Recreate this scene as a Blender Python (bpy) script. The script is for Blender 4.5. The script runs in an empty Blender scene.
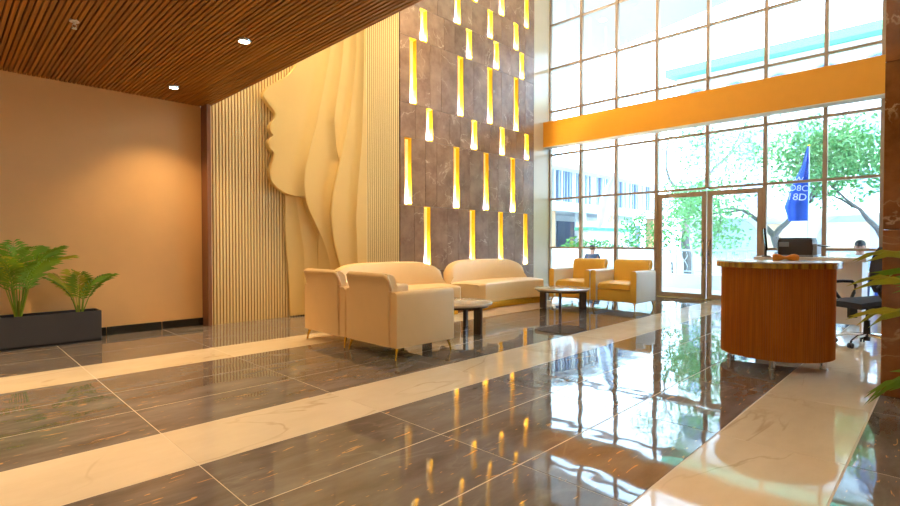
import bpy, bmesh, math, random
from mathutils import Vector, Matrix
random.seed(7)
PI = math.pi
S = bpy.context.scene
COL = S.collection

# ------------------------------------------------------------------ camera, world, sun, exposure
cd = bpy.data.cameras.new('camera')
cam = bpy.data.objects.new('camera', cd)
COL.objects.link(cam)
cd.sensor_width = 36.0
cd.lens = 507.0 / 900.0 * 36.0
cd.clip_end = 300
cam.location = (0, 0, 1.1)
cam.rotation_euler = (PI / 2 - 0.0185, 0, 0.778 - PI / 2)
S.camera = cam

wd = bpy.data.worlds.new('sky')
S.world = wd
wd.use_nodes = True
bg = wd.node_tree.nodes['Background']
bg.inputs[0].default_value = (0.50, 0.75, 1.0, 1)
bg.inputs[1].default_value = 12.5

sl = bpy.data.lights.new('sun', 'SUN')
sl.energy = 6.0
sl.angle = 0.02
sl.color = (1.0, 0.95, 0.86)
so = bpy.data.objects.new('sun', sl)
COL.objects.link(so)
so.rotation_euler = Vector((0.75, 0.25, -0.75)).to_track_quat('-Z', 'Y').to_euler()

S.view_settings.view_transform = 'Standard'
S.view_settings.look = 'None'
S.view_settings.gamma = 1.0
S.view_settings.use_curve_mapping = False
S.view_settings.exposure = 0.0

# ------------------------------------------------------------------ helpers
def srgb(r, g, b):
    f = lambda c: (c / 255 / 12.92) if c / 255 <= 0.04045 else ((c / 255 + 0.055) / 1.055) ** 2.4
    return (f(r), f(g), f(b), 1)

def newmat(name):
    m = bpy.data.materials.new(name)
    m.use_nodes = True
    nt = m.node_tree
    return m, nt, nt.nodes['Principled BSDF']

def N(nt, t, **kw):
    n = nt.nodes.new(t)
    for k, v in kw.items():
        if k.startswith('i_'):
            n.inputs[k[2:].replace('_', ' ')].default_value = v
        else:
            setattr(n, k, v)
    return n

def plain(name, col, rough=0.5, metal=0.0, var=0.06, scale=6.0, bump=0.0, bscale=60.0, coat=0.0, spec=0.5):
    """procedural: colour with a soft noise variation and optional fine relief"""
    m, nt, p = newmat(name)
    geo = N(nt, 'ShaderNodeTexCoord')
    no = N(nt, 'ShaderNodeTexNoise')
    no.inputs['Scale'].default_value = scale
    no.inputs['Detail'].default_value = 3
    nt.links.new(geo.outputs['Object'], no.inputs['Vector'])
    hs = N(nt, 'ShaderNodeMix', data_type='RGBA')
    hs.inputs[6].default_value = tuple(c * (1 - var) for c in col[:3]) + (1,)
    hs.inputs[7].default_value = tuple(min(1, c * (1 + var)) for c in col[:3]) + (1,)
    nt.links.new(no.outputs['Fac'], hs.inputs[0])
    nt.links.new(hs.outputs[2], p.inputs['Base Color'])
    p.inputs['Roughness'].default_value = rough
    p.inputs['Metallic'].default_value = metal
    p.inputs['Specular IOR Level'].default_value = spec
    p.inputs['Coat Weight'].default_value = coat
    p.inputs['Coat Roughness'].default_value = 0.08
    if bump:
        nb = N(nt, 'ShaderNodeTexNoise')
        nb.inputs['Scale'].default_value = bscale
        nt.links.new(geo.outputs['Object'], nb.inputs['Vector'])
        b = N(nt, 'ShaderNodeBump')
        b.inputs['Strength'].default_value = bump
        b.inputs['Distance'].default_value = 0.01
        nt.links.new(nb.outputs['Fac'], b.inputs['Height'])
        nt.links.new(b.outputs[0], p.inputs['Normal'])
    return m

def emit(name, col, strength):
    m, nt, p = newmat(name)
    p.inputs['Base Color'].default_value = (0.8, 0.8, 0.8, 1)
    p.inputs['Emission Color'].default_value = tuple(col) + (1,)
    p.inputs['Emission Strength'].default_value = strength
    return m

def marble(name, base, light, vein, vscale, vwidth, rough, offset=True, fleck=None, stretch=(1, 1, 1), wob=0.0, spec=0.5, vein_amt=1.0):
    """stone: two-tone clouding, thin wandering veins, optional short flecks along X"""
    m, nt, p = newmat(name)
    geo = N(nt, 'ShaderNodeNewGeometry')
    oi = N(nt, 'ShaderNodeObjectInfo')
    vec = geo.outputs['Position']
    if offset:
        mul = N(nt, 'ShaderNodeVectorMath', operation='SCALE')
        mul.inputs[0].default_value = (13.0, 17.0, 5.0)
        nt.links.new(oi.outputs['Random'], mul.inputs['Scale'])
        ad = N(nt, 'ShaderNodeVectorMath', operation='ADD')
        nt.links.new(vec, ad.inputs[0])
        nt.links.new(mul.outputs[0], ad.inputs[1])
        vec = ad.outputs[0]
    st = N(nt, 'ShaderNodeVectorMath', operation='MULTIPLY')
    st.inputs[1].default_value = stretch
    nt.links.new(vec, st.inputs[0])
    v2 = st.outputs[0]
    c1 = N(nt, 'ShaderNodeTexNoise')
    c1.inputs['Scale'].default_value = vscale * 1.6
    c1.inputs['Detail'].default_value = 6
    c1.inputs['Roughness'].default_value = 0.62
    nt.links.new(v2, c1.inputs['Vector'])
    r1 = N(nt, 'ShaderNodeValToRGB')
    r1.color_ramp.elements[0].position = 0.35
    r1.color_ramp.elements[0].color = base
    r1.color_ramp.elements[1].position = 0.68
    r1.color_ramp.elements[1].color = light
    nt.links.new(c1.outputs['Fac'], r1.inputs['Fac'])
    # veins: |noise-0.5| near zero
    c2 = N(nt, 'ShaderNodeTexNoise')
    c2.inputs['Scale'].default_value = vscale
    c2.inputs['Detail'].default_value = 5
    c2.inputs['Distortion'].default_value = 0.6
    nt.links.new(v2, c2.inputs['Vector'])
    sb = N(nt, 'ShaderNodeMath', operation='SUBTRACT')
    sb.inputs[1].default_value = 0.5
    nt.links.new(c2.outputs['Fac'], sb.inputs[0])
    ab = N(nt, 'ShaderNodeMath', operation='ABSOLUTE')
    nt.links.new(sb.outputs[0], ab.inputs[0])
    mr = N(nt, 'ShaderNodeMapRange')
    mr.inputs['From Min'].default_value = 0
    mr.inputs['From Max'].default_value = vwidth
    mr.inputs['To Min'].default_value = vein_amt
    mr.inputs['To Max'].default_value = 0
    nt.links.new(ab.outputs[0], mr.inputs['Value'])
    c3 = N(nt, 'ShaderNodeTexNoise')
    c3.inputs['Scale'].default_value = vscale * 1.1
    nt.links.new(vec, c3.inputs['Vector'])
    r3 = N(nt, 'ShaderNodeMapRange')
    r3.inputs['From Min'].default_value = 0.45
    r3.inputs['From Max'].default_value = 0.62
    nt.links.new(c3.outputs['Fac'], r3.inputs['Value'])
    mu = N(nt, 'ShaderNodeMath', operation='MULTIPLY')
    nt.links.new(mr.outputs[0], mu.inputs[0])
    nt.links.new(r3.outputs[0], mu.inputs[1])
    mx = N(nt, 'ShaderNodeMix', data_type='RGBA')
    nt.links.new(mu.outputs[0], mx.inputs[0])
    nt.links.new(r1.outputs[0], mx.inputs[6])
    mx.inputs[7].default_value = vein
    out = mx.outputs[2]
    if fleck:
        fs = N(nt, 'ShaderNodeVectorMath', operation='MULTIPLY')
        fs.inputs[1].default_value = (8.0, 38.0, 1.0)
        nt.links.new(vec, fs.inputs[0])
        fn = N(nt, 'ShaderNodeTexNoise')
        fn.inputs['Scale'].default_value = 1.0
        fn.inputs['Detail'].default_value = 2
        fn.inputs['Distortion'].default_value = 0.8
        nt.links.new(fs.outputs[0], fn.inputs['Vector'])
        fr = N(nt, 'ShaderNodeMapRange')
        fr.inputs['From Min'].default_value = 0.675
        fr.inputs['From Max'].default_value = 0.70
        nt.links.new(fn.outputs['Fac'], fr.inputs['Value'])
        m2 = N(nt, 'ShaderNodeMix', data_type='RGBA')
        nt.links.new(fr.outputs[0], m2.inputs[0])
        nt.links.new(out, m2.inputs[6])
        m2.inputs[7].default_value = fleck
        out = m2.outputs[2]
    nt.links.new(out, p.inputs['Base Color'])
    p.inputs['Roughness'].default_value = rough
    p.inputs['Specular IOR Level'].default_value = spec
    if wob:
        wn = N(nt, 'ShaderNodeTexNoise')
        wn.inputs['Scale'].default_value = 4.0
        wn.inputs['Detail'].default_value = 1
        nt.links.new(vec, wn.inputs['Vector'])
        b = N(nt, 'ShaderNodeBump')
        b.inputs['Strength'].default_value = 1.0
        b.inputs['Distance'].default_value = wob
        nt.links.new(wn.outputs['Fac'], b.inputs['Height'])
        nt.links.new(b.outputs[0], p.inputs['Normal'])
    return m

def wood(name, dark, light, rough=0.45, axis='Y', scale=1.0, rnd=True):
    m, nt, p = newmat(name)
    tc = N(nt, 'ShaderNodeTexCoord')
    geo = N(nt, 'ShaderNodeNewGeometry')
    oi = N(nt, 'ShaderNodeObjectInfo')
    st = N(nt, 'ShaderNodeVectorMath', operation='MULTIPLY')
    s = {'X': (2, 40, 40), 'Y': (40, 2, 40), 'Z': (40, 40, 2)}[axis]
    st.inputs[1].default_value = tuple(a * scale for a in s)
    nt.links.new(geo.outputs['Position'], st.inputs[0])
    no = N(nt, 'ShaderNodeTexNoise')
    no.inputs['Scale'].default_value = 1.0
    no.inputs['Detail'].default_value = 4
    nt.links.new(st.outputs[0], no.inputs['Vector'])
    ad = N(nt, 'ShaderNodeMath', operation='MULTIPLY_ADD')
    nt.links.new(oi.outputs['Random'], ad.inputs[0])
    ad.inputs[1].default_value = 0.35 if rnd else 0.0
    nt.links.new(no.outputs['Fac'], ad.inputs[2])
    r = N(nt, 'ShaderNodeValToRGB')
    r.color_ramp.elements[0].position = 0.35
    r.color_ramp.elements[0].color = dark
    r.color_ramp.elements[1].position = 0.85
    r.color_ramp.elements[1].color = light
    nt.links.new(ad.outputs[0], r.inputs['Fac'])
    nt.links.new(r.outputs[0], p.inputs['Base Color'])
    p.inputs['Roughness'].default_value = rough
    return m

def glassmat(name, tint=(0.97, 0.99, 1.0), refl=1.0):
    """thin clear pane: clear transmission plus Fresnel mirror reflection"""
    m = bpy.data.materials.new(name)
    m.use_nodes = True
    nt = m.node_tree
    nt.nodes.clear()
    o = N(nt, 'ShaderNodeOutputMaterial')
    t = N(nt, 'ShaderNodeBsdfTransparent')
    t.inputs[0].default_value = tint + (1,)
    g = N(nt, 'ShaderNodeBsdfGlossy')
    g.inputs['Roughness'].default_value = 0.0
    fr = N(nt, 'ShaderNodeFresnel')
    fr.inputs[0].default_value = 1.45
    no = N(nt, 'ShaderNodeTexNoise')
    no.inputs['Scale'].default_value = 0.6
    bp = N(nt, 'ShaderNodeBump')
    bp.inputs['Strength'].default_value = 0.02
    nt.links.new(no.outputs['Fac'], bp.inputs['Height'])
    nt.links.new(bp.outputs[0], g.inputs['Normal'])
    mx = N(nt, 'ShaderNodeMixShader')
    nt.links.new(fr.outputs[0], mx.inputs[0])
    nt.links.new(t.outputs[0], mx.inputs[1])
    nt.links.new(g.outputs[0], mx.inputs[2])
    nt.links.new(mx.outputs[0], o.inputs[0])
    return m

class MB:
    def __init__(s):
        s.bm = bmesh.new()
    def box(s, x0, x1, y0, y1, z0, z1, bev=0.0, seg=2, M=None):
        r = bmesh.ops.create_cube(s.bm, size=1.0)
        vs = r['verts']
        bmesh.ops.scale(s.bm, vec=(x1 - x0, y1 - y0, z1 - z0), verts=vs)
        bmesh.ops.translate(s.bm, vec=((x0 + x1) / 2, (y0 + y1) / 2, (z0 + z1) / 2), verts=vs)
        if bev:
            es = list({e for v in vs for e in v.link_edges})
            rr = bmesh.ops.bevel(s.bm, geom=es, offset=bev, segments=seg, profile=0.5, affect='EDGES')
            vs = list({v for f in rr['faces'] for v in f.verts} | {v for v in vs if v.is_valid})
        if M is not None:
            bmesh.ops.transform(s.bm, matrix=M, verts=[v for v in vs if v.is_valid])
        return s
    def tube(s, pts, radii, n=8, caps=True):
        pts = [Vector(p) for p in pts]
        if not isinstance(radii, (list, tuple)):
            radii = [radii] * len(pts)
        rings = []
        up = Vector((0, 0, 1))
        for i, p in enumerate(pts):
            d = (pts[min(i + 1, len(pts) - 1)] - pts[max(i - 1, 0)])
            if d.length < 1e-9:
                d = Vector((0, 0, 1))
            d.normalize()
            a = d.cross(up)
            if a.length < 0.05:
                a = d.cross(Vector((1, 0, 0)))
            a.normalize()
            b = d.cross(a).normalized()
            rings.append([s.bm.verts.new(p + (a * math.cos(2 * PI * k / n) + b * math.sin(2 * PI * k / n)) * radii[i]) for k in range(n)])
        for i in range(len(rings) - 1):
            for k in range(n):
                s.bm.faces.new((rings[i][k], rings[i][(k + 1) % n], rings[i + 1][(k + 1) % n], rings[i + 1][k]))
        if caps:
            s.bm.faces.new(rings[0][::-1])
            s.bm.faces.new(rings[-1])
        return s
    def rings(s, rings, closed=True, caps=True):
        R = [[s.bm.verts.new(p) for p in r] for r in rings]
        n = len(R[0])
        for i in range(len(R) - 1):
            for k in range(n if closed else n - 1):
                s.bm.faces.new((R[i][k], R[i][(k + 1) % n], R[i + 1][(k + 1) % n], R[i + 1][k]))
        if caps:
            s.bm.faces.new(R[0][::-1])
            s.bm.faces.new(R[-1])
        return s
    def prism(s, poly, a, b, axis='Z', bev=0.0):
        """extrude a 2D polygon along an axis between a and b"""
        def P(u, v, w):
            return {'Z': (u, v, w), 'Y': (u, w, v), 'X': (w, u, v)}[axis]
        A = [s.bm.verts.new(P(u, v, a)) for u, v in poly]
        B = [s.bm.verts.new(P(u, v, b)) for u, v in poly]
        n = len(poly)
        fa = s.bm.faces.new(A)
        fb = s.bm.faces.new(B[::-1])
        for k in range(n):
            s.bm.faces.new((A[k], B[k], B[(k + 1) % n], A[(k + 1) % n]))
        if bev:
            es = list(fa.edges)
            bmesh.ops.bevel(s.bm, geom=es, offset=bev, segments=2, profile=0.5, affect='EDGES')
        return s
    def cyl(s, c, r, z0, z1, n=24, r2=None):
        r2 = r if r2 is None else r2
        return s.rings([[(c[0] + r * math.cos(2 * PI * k / n), c[1] + r * math.sin(2 * PI * k / n), z0) for k in range(n)],
                        [(c[0] + r2 * math.cos(2 * PI * k / n), c[1] + r2 * math.sin(2 * PI * k / n), z1) for k in range(n)]])
    def ball(s, c, rx, ry=None, rz=None, u=14, v=10):
        ry = rx if ry is None else ry
        rz = rx if rz is None else rz
        M = Matrix.Translation(c) @ Matrix.Diagonal((rx, ry, rz, 1))
        bmesh.ops.create_uvsphere(s.bm, u_segments=u, v_segments=v, radius=1.0, matrix=M)
        return s
    def mesh(s, name, mat, smooth=False):
        bmesh.ops.recalc_face_normals(s.bm, faces=s.bm.faces[:])
        me = bpy.data.meshes.new(name)
        s.bm.to_mesh(me)
        s.bm.free()
        me.materials.append(mat)
        if smooth:
            me.polygons.foreach_set('use_smooth', [True] * len(me.polygons))
            if smooth != 'all':
                me.set_sharp_from_angle(angle=math.radians(38))
        return me
    def build(s, name, mat, parent=None, smooth=False, loc=None):
        o = bpy.data.objects.new(name, s.mesh(name, mat, smooth))
        COL.objects.link(o)
        if parent is not None:
            o.parent = parent
        if loc is not None:
            o.location = loc
        return o

def inst(name, me, parent=None, loc=(0, 0, 0), rot=None):
    o = bpy.data.objects.new(name, me)
    COL.objects.link(o)
    o.parent = parent
    o.location = loc
    if rot:
        o.rotation_euler = rot
    return o

def thing(name, label, cat, loc=(0, 0, 0), rz=0.0, group=None):
    o = bpy.data.objects.new(name, None)
    o.empty_display_size = 0.1
    COL.objects.link(o)
    o.location = loc
    o.rotation_euler = (0, 0, rz)
    o['label'] = label
    o['category'] = cat
    if group:
        o['group'] = group
    return o

def tag(o, label, cat, group=None):
    o['label'] = label
    o['category'] = cat
    if group:
        o['group'] = group
    return o

def struct(o, label=None):
    o['kind'] = 'structure'
    if label:
        o['label'] = label
    return o

def empty(name):
    o = bpy.data.objects.new(name, None)
    COL.objects.link(o)
    return o

def dup(root, loc, rz, label):
    r = root.copy()
    COL.objects.link(r)
    r.location = loc
    r.rotation_euler = (0, 0, rz)
    r['label'] = label
    for ch in list(root.children):
        c = ch.copy()
        COL.objects.link(c)
        c.parent = r
        for g in list(ch.children):
            d = g.copy()
            COL.objects.link(d)
            d.parent = c
    return r

def spline(pts, n=6):
    """Catmull-Rom through 2D points"""
    out = []
    P = [pts[0]] + list(pts) + [pts[-1]]
    for i in range(1, len(P) - 2):
        for k in range(n):
            t = k / n
            a, b, c, d = P[i - 1], P[i], P[i + 1], P[i + 2]
            out.append(tuple(0.5 * (2 * b[j] + (c[j] - a[j]) * t + (2 * a[j] - 5 * b[j] + 4 * c[j] - d[j]) * t * t + (3 * b[j] - a[j] - 3 * c[j] + d[j]) * t ** 3) for j in range(len(b))))
    out.append(tuple(pts[-1]))
    return out

# ------------------------------------------------------------------ materials
M = {}
M['dark_marble'] = marble('dark_marble', srgb(94, 85, 78), srgb(128, 119, 112), srgb(156, 146, 136), 1.5, 0.02, 0.03, fleck=srgb(196, 150, 104), stretch=(0.7, 2.2, 1), wob=0.0016, spec=0.62, vein_amt=0.35)
M['cream_marble'] = marble('cream_marble', srgb(212, 192, 162), srgb(228, 210, 182), srgb(172, 146, 114), 0.8, 0.010, 0.06, stretch=(0.8, 1.8, 1), wob=0.0010, spec=0.5, vein_amt=0.6)
M['grout'] = plain('grout', srgb(206, 190, 168), 0.7)
M['stone'] = marble('stone', srgb(138, 106, 82), srgb(174, 142, 114), srgb(222, 198, 168), 1.8, 0.012, 0.28, stretch=(1, 1, 1), vein_amt=0.8)
M['column_stone'] = marble('column_stone', srgb(138, 80, 34), srgb(180, 112, 58), srgb(226, 182, 130), 2.6, 0.016, 0.12, vein_amt=0.8)
M['wall_paint'] = plain('wall_paint', srgb(238, 186, 120), 0.62, var=0.03, bump=0.02, bscale=120)
M['white_paint'] = plain('white_paint', srgb(238, 232, 222), 0.6, var=0.02)
M['warm_white'] = plain('warm_white', srgb(238, 230, 216), 0.6, var=0.02)
M['cream_panel'] = plain('cream_panel', srgb(238, 222, 188), 0.14, var=0.03)
M['orange_paint'] = plain('orange_paint', srgb(238, 160, 34), 0.5, var=0.04)
M['jamb'] = plain('jamb', srgb(140, 92, 62), 0.4)
M['granite'] = plain('granite', srgb(26, 24, 23), 0.2, var=0.3, scale=90)
M['ceil_wood'] = wood('ceil_wood', srgb(138, 82, 14), srgb(176, 112, 28), 0.5, 'Y')
M['ceil_back'] = plain('ceil_back', srgb(38, 20, 8), 0.8)
M['slat'] = plain('slat', srgb(252, 226, 160), 0.5, var=0.03)
M['slat_back_shaded'] = plain('slat_back_shaded', srgb(172, 112, 20), 0.6)  # darker ochre stands in for the shade between the slats
M['relief'] = plain('relief', srgb(243, 205, 126), 0.42, var=0.02)
M['joint'] = plain('joint', srgb(70, 54, 44), 0.8)
M['niche'] = plain('niche', srgb(255, 200, 30), 0.5)
M['amber'] = emit('amber', (1.0, 0.50, 0.015), 0.7)
M['led'] = emit('led', (1.0, 0.9, 0.66), 3000.0)
M['lamp'] = emit('lamp', (1.0, 0.85, 0.6), 30.0)
M['frame'] = plain('frame', srgb(172, 146, 120), 0.35, metal=0.3)
M['glass'] = glassmat('glass')
M['chrome'] = plain('chrome', srgb(220, 220, 222), 0.12, metal=1.0, var=0.02)
M['gold'] = plain('gold', srgb(236, 186, 60), 0.18, metal=1.0, var=0.03)
M['leather'] = plain('leather', srgb(242, 205, 148), 0.42, var=0.04, bump=0.08, bscale=160)
M['leather_warm_lit'] = plain('leather_warm_lit', srgb(250, 194, 76), 0.42, var=0.04, bump=0.08, bscale=160)  # cream leather with warm interior light put into its colour
M['leather_day_lit'] = plain('leather_day_lit', srgb(240, 232, 216), 0.42, var=0.03, bump=0.08, bscale=160)  # same cream leather with daylight on the sides put into its colour
M['table_top'] = marble('table_top', srgb(206, 182, 150), srgb(226, 206, 178), srgb(160, 130, 100), 3.0, 0.012, 0.12)
M['table_dark'] = wood('table_dark', srgb(40, 26, 16), srgb(74, 50, 34), 0.3, 'Z')
M['reed'] = wood('reed', srgb(192, 104, 10), srgb(224, 136, 26), 0.4, 'Z', rnd=False)
M['gold_edge'] = wood('gold_edge', srgb(130, 74, 10), srgb(255, 206, 60), 0.18, 'Z', scale=0.5, rnd=False)
M['white_top'] = plain('white_top', srgb(244, 240, 234), 0.15, var=0.02)
M['white_lam'] = plain('white_lam', srgb(236, 224, 212), 0.4, var=0.02)
M['black_plastic'] = plain('black_plastic', srgb(34, 32, 33), 0.4, var=0.1)
M['grey_plastic'] = plain('grey_plastic', srgb(150, 152, 156), 0.4)
M['printer'] = plain('printer', srgb(66, 58, 56), 0.45, var=0.08)
M['black_fabric'] = plain('black_fabric', srgb(40, 44, 58), 0.8, bump=0.3, bscale=300)
M['screen_black'] = plain('screen_black', srgb(18, 18, 20), 0.15)
M['orange_cloth'] = plain('orange_cloth', srgb(222, 134, 30), 0.8, var=0.2, scale=20)
M['planter'] = plain('planter', srgb(58, 56, 60), 0.55, var=0.08, bump=0.05)
M['soil'] = plain('soil', srgb(46, 32, 20), 0.95, var=0.4, scale=30)
M['palm'] = plain('palm', srgb(122, 160, 34), 0.45, var=0.35, scale=5)
M['palm_light'] = plain('palm_light', srgb(186, 182, 54), 0.45, var=0.3, scale=5)
M['cane'] = plain('cane', srgb(150, 150, 52), 0.5, var=0.2)
M['pot'] = plain('pot', srgb(220, 212, 200), 0.35)
# outside
M['paving'] = plain('paving', srgb(200, 200, 196), 0.8, var=0.08, scale=2)
M['out_white'] = plain('out_white', srgb(226, 228, 228), 0.8, var=0.03)
M['canopy'] = plain('canopy', srgb(160, 156, 152), 0.8, var=0.03)
M['out_blue'] = plain('out_blue', srgb(150, 165, 190), 0.7, var=0.08)
M['out_pale'] = plain('out_pale', srgb(178, 188, 204), 0.7, var=0.06)
M['out_slate'] = plain('out_slate', srgb(92, 108, 136), 0.6, var=0.1)
M['out_green'] = plain('out_green', srgb(80, 160, 130), 0.7, var=0.1)
M['out_wood'] = plain('out_wood', srgb(206, 160, 120), 0.7, var=0.1)
M['out_brick'] = plain('out_brick', srgb(212, 180, 150), 0.85, var=0.08)
M['bark'] = plain('bark', srgb(118, 112, 110), 0.9, var=0.25, scale=8, bump=0.5, bscale=20)
M['leaf'] = plain('leaf', srgb(118, 182, 112), 0.6, var=0.4, scale=3)
M['leaf2'] = plain('leaf2', srgb(134, 192, 122), 0.6, var=0.4, scale=3)
M['hedge'] = plain('hedge', srgb(86, 150, 70), 0.7, var=0.4, scale=4)
M['flower'] = plain('flower', srgb(240, 170, 150), 0.6, var=0.3, scale=9)
M['flag_blue'] = plain('flag_blue', srgb(48, 100, 214), 0.7, var=0.1)
M['flag_white'] = plain('flag_white', srgb(206, 216, 230), 0.7, var=0.05)
M['rail_white'] = plain('rail_white', srgb(214, 220, 228), 0.4)
M['skin'] = plain('skin', srgb(150, 98, 70), 0.6)
M['hair'] = plain('hair', srgb(24, 20, 20), 0.7)
M['shirt'] = plain('shirt', srgb(206, 220, 236), 0.8)
M['shirt_dark'] = plain('shirt_dark', srgb(36, 40, 52), 0.8)
M['trouser'] = plain('trouser', srgb(40, 46, 80), 0.8)
M['blue_cloth'] = plain('blue_cloth', srgb(60, 92, 190), 0.8, var=0.2, scale=12)

# ------------------------------------------------------------------ room shell
XG, YW, YL, ZH, ZC, XE = 10.68, 7.07, 7.2, 7.4, 2.94, 2.60     # glass plane, feature wall, left wall, high ceiling, low ceiling, its edge
XB, YB = -4.0, -3.2

floor = struct(empty('floor'), 'glossy dark marble floor with cream marble strips')
MB().box(XB, XG + 0.1, YB, YL + 0.05, -0.12, -0.0012).build('floor_bed', M['grout'], floor)
ROWS = []
for s in (0.35, 2.645, 4.94):
    ROWS.append((s, s + 0.595, 'cream_marble'))
for a, b in ((0.945, 2.645), (3.24, 4.94)):
    w = (b - a) / 3
    ROWS += [(a + i * w, a + (i + 1) * w, 'dark_marble') for i in range(3)]
y = 5.535
for w in (0.567, 0.567, 0.53):
    ROWS.append((y, y + w, 'dark_marble')); y += w
y = 0.35
for i in range(6):
    ROWS.append((y - 0.567, y, 'dark_marble')); y -= 0.567
tilecache = {}
TW, GAP = 1.128, 0.005
for (y0, y1, mn) in ROWS:
    k = -5
    while True:
        x0 = 0.905 + k * TW
        k += 1
        if x0 >= XG - 0.02:
            break
        x1 = min(x0 + TW, XG + 0.06)
        x0c = max(x0, XB)
        if x1 - x0c < 0.05:
            continue
        key = (round(x1 - x0c, 3), round(y1 - y0, 3), mn)
        if key not in tilecache:
            hx, hy = (x1 - x0c - GAP) / 2, (y1 - y0 - 0.009) / 2
            tilecache[key] = MB().box(-hx, hx, -hy, hy, -0.010, 0.0, bev=0.0008, seg=1).mesh('tile', M[mn])
        inst('tile', tilecache[key], floor, ((x0c + x1) / 2, (y0 + y1) / 2, 0))

# left wall under the low ceiling, baseboard and jamb
struct(MB().box(XB, 2.53, YL, YL + 0.12, 0, ZC + 0.1).build('wall_left', M['wall_paint']), 'tan painted wall under the slatted ceiling')
bb = struct(empty('baseboard_left'), 'black granite baseboard along the tan wall')
x = XB
bme = MB().box(-0.298, 0.298, -0.014, 0, 0, 0.1, bev=0.003, seg=1).mesh('baseboard_tile', M['granite'])
while x < 2.5 - 0.3:
    inst('baseboard_tile', bme, bb, (x + 0.3, YL - 0.001, 0)); x += 0.603
MB().box(x, 2.528, YL - 0.015, YL - 0.001, 0, 0.1, bev=0.003, seg=1).build('baseboard_tile', M['granite'], bb)
struct(MB().box(2.532, 2.585, 7.0, YL + 0.12, 0, ZC, bev=0.004).build('trim_1', M['jamb']), 'brown vertical trim between tan wall and slats')

# low wooden ceiling
ceil = struct(empty('ceiling'), 'brown wooden slat ceiling')
MB().box(XB, XE - 0.004, YB, YL + 0.05, ZC + 0.045, ZC + 0.2).build('ceiling_board', M['ceil_back'], ceil)
sme = MB().box(-0.0145, 0.0145, YB, YL, 0, 0.043, bev=0.003, seg=1).mesh('slat', M['ceil_wood'])
x = XE - 0.018
for i in range(90):
    inst('slat', sme, ceil, (x, 0, ZC)); x -= 0.04
mb = MB()
while x > XB + 0.03:
    mb.box(x - 0.0145, x + 0.0145, YB, YL, ZC, ZC + 0.043); x -= 0.04
far_slats = mb.build('slat_field', M['ceil_wood'], ceil)
far_slats['kind'] = 'stuff'
MB().box(XE - 0.004, XE + 0.008, YB, YL - 0.13, ZC - 0.002, ZC + 0.2).build('edge_trim', M['ceil_wood'], ceil)
# bulkhead above the low ceiling edge, high ceiling, hidden walls
struct(MB().box(XE - 0.15, XE - 0.01, YB, YW, ZC + 0.2, ZH).build('wall_bulkhead', M['warm_white']), 'warm white wall above the slatted ceiling edge')
struct(MB().box(XE - 0.2, XG + 0.3, YB, YW + 0.3, ZH, ZH + 0.15).build('ceiling_high', M['white_paint']), 'white high ceiling over the double-height lobby')
struct(MB().box(XB - 0.12, XB, YB, YL, 0, ZC + 0.2).build('wall_rear', M['warm_white']), 'warm white wall behind the viewpoint')
struct(MB().box(XB, XG, YB - 0.12, YB, 0, ZH).build('wall_right', M['warm_white']), 'warm white wall on the far right side')

# ------------------------------------------------------------------ feature wall: slats, stone, cream panel
struct(MB().box(2.587, 5.875, 7.075, 7.2, 0, ZH).build('wall_slatted', M['slat_back_shaded']), 'wall behind pale vertical slats, gap shade painted ochre')
sw = bpy.data.objects['wall_slatted']
vme = MB().box(-0.0125, 0.0125, -0.013, 0, 0, ZH).mesh('slat', M['slat'])
x = 2.603
while x < 5.87:
    if not (4.20 < x < 4.80):
        inst('slat', vme, sw, (x, 7.075, 0))
    x += 0.0433

wall_stone = struct(MB().box(5.878, 9.99, 7.16, 7.3, 0, ZH).build('wall_stone', M['joint']), 'brown marble panel wall with glowing slots')
ZR = [0.0, 0.6, 1.8, 3.035, 3.655, 4.865, 5.475, 6.085, 7.3]
SLOT = {1: [6.46, 7.735, 8.66, 9.575], 2: [5.985, 7.26, 8.17, 9.095], 3: [6.52, 7.79, 8.71, 9.62], 4: [6.11, 7.375, 8.29, 9.21],
        5: [6.37, 7.63, 8.50, 9.42], 6: [6.0, 7.285, 8.295, 9.20], 7: [6.53, 7.795, 8.68, 9.595]}
SWD = 0.168
rn = ['floor', 'lowest', 'second', 'third', 'fourth', 'fifth', 'sixth', 'top']
ordn = ['leftmost', 'second from the left', 'third from the left', 'rightmost']
def stone(x0, x1, z0, z1):
    if x1 - x0 < 0.03:
        return
    g = 0.003
    MB().box(x0 + g, x1 - g, YW - 0.02, 7.16, z0 + g, z1 - g, bev=0.002, seg=1).build('stone_panel', M['stone'], wall_stone)
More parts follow.
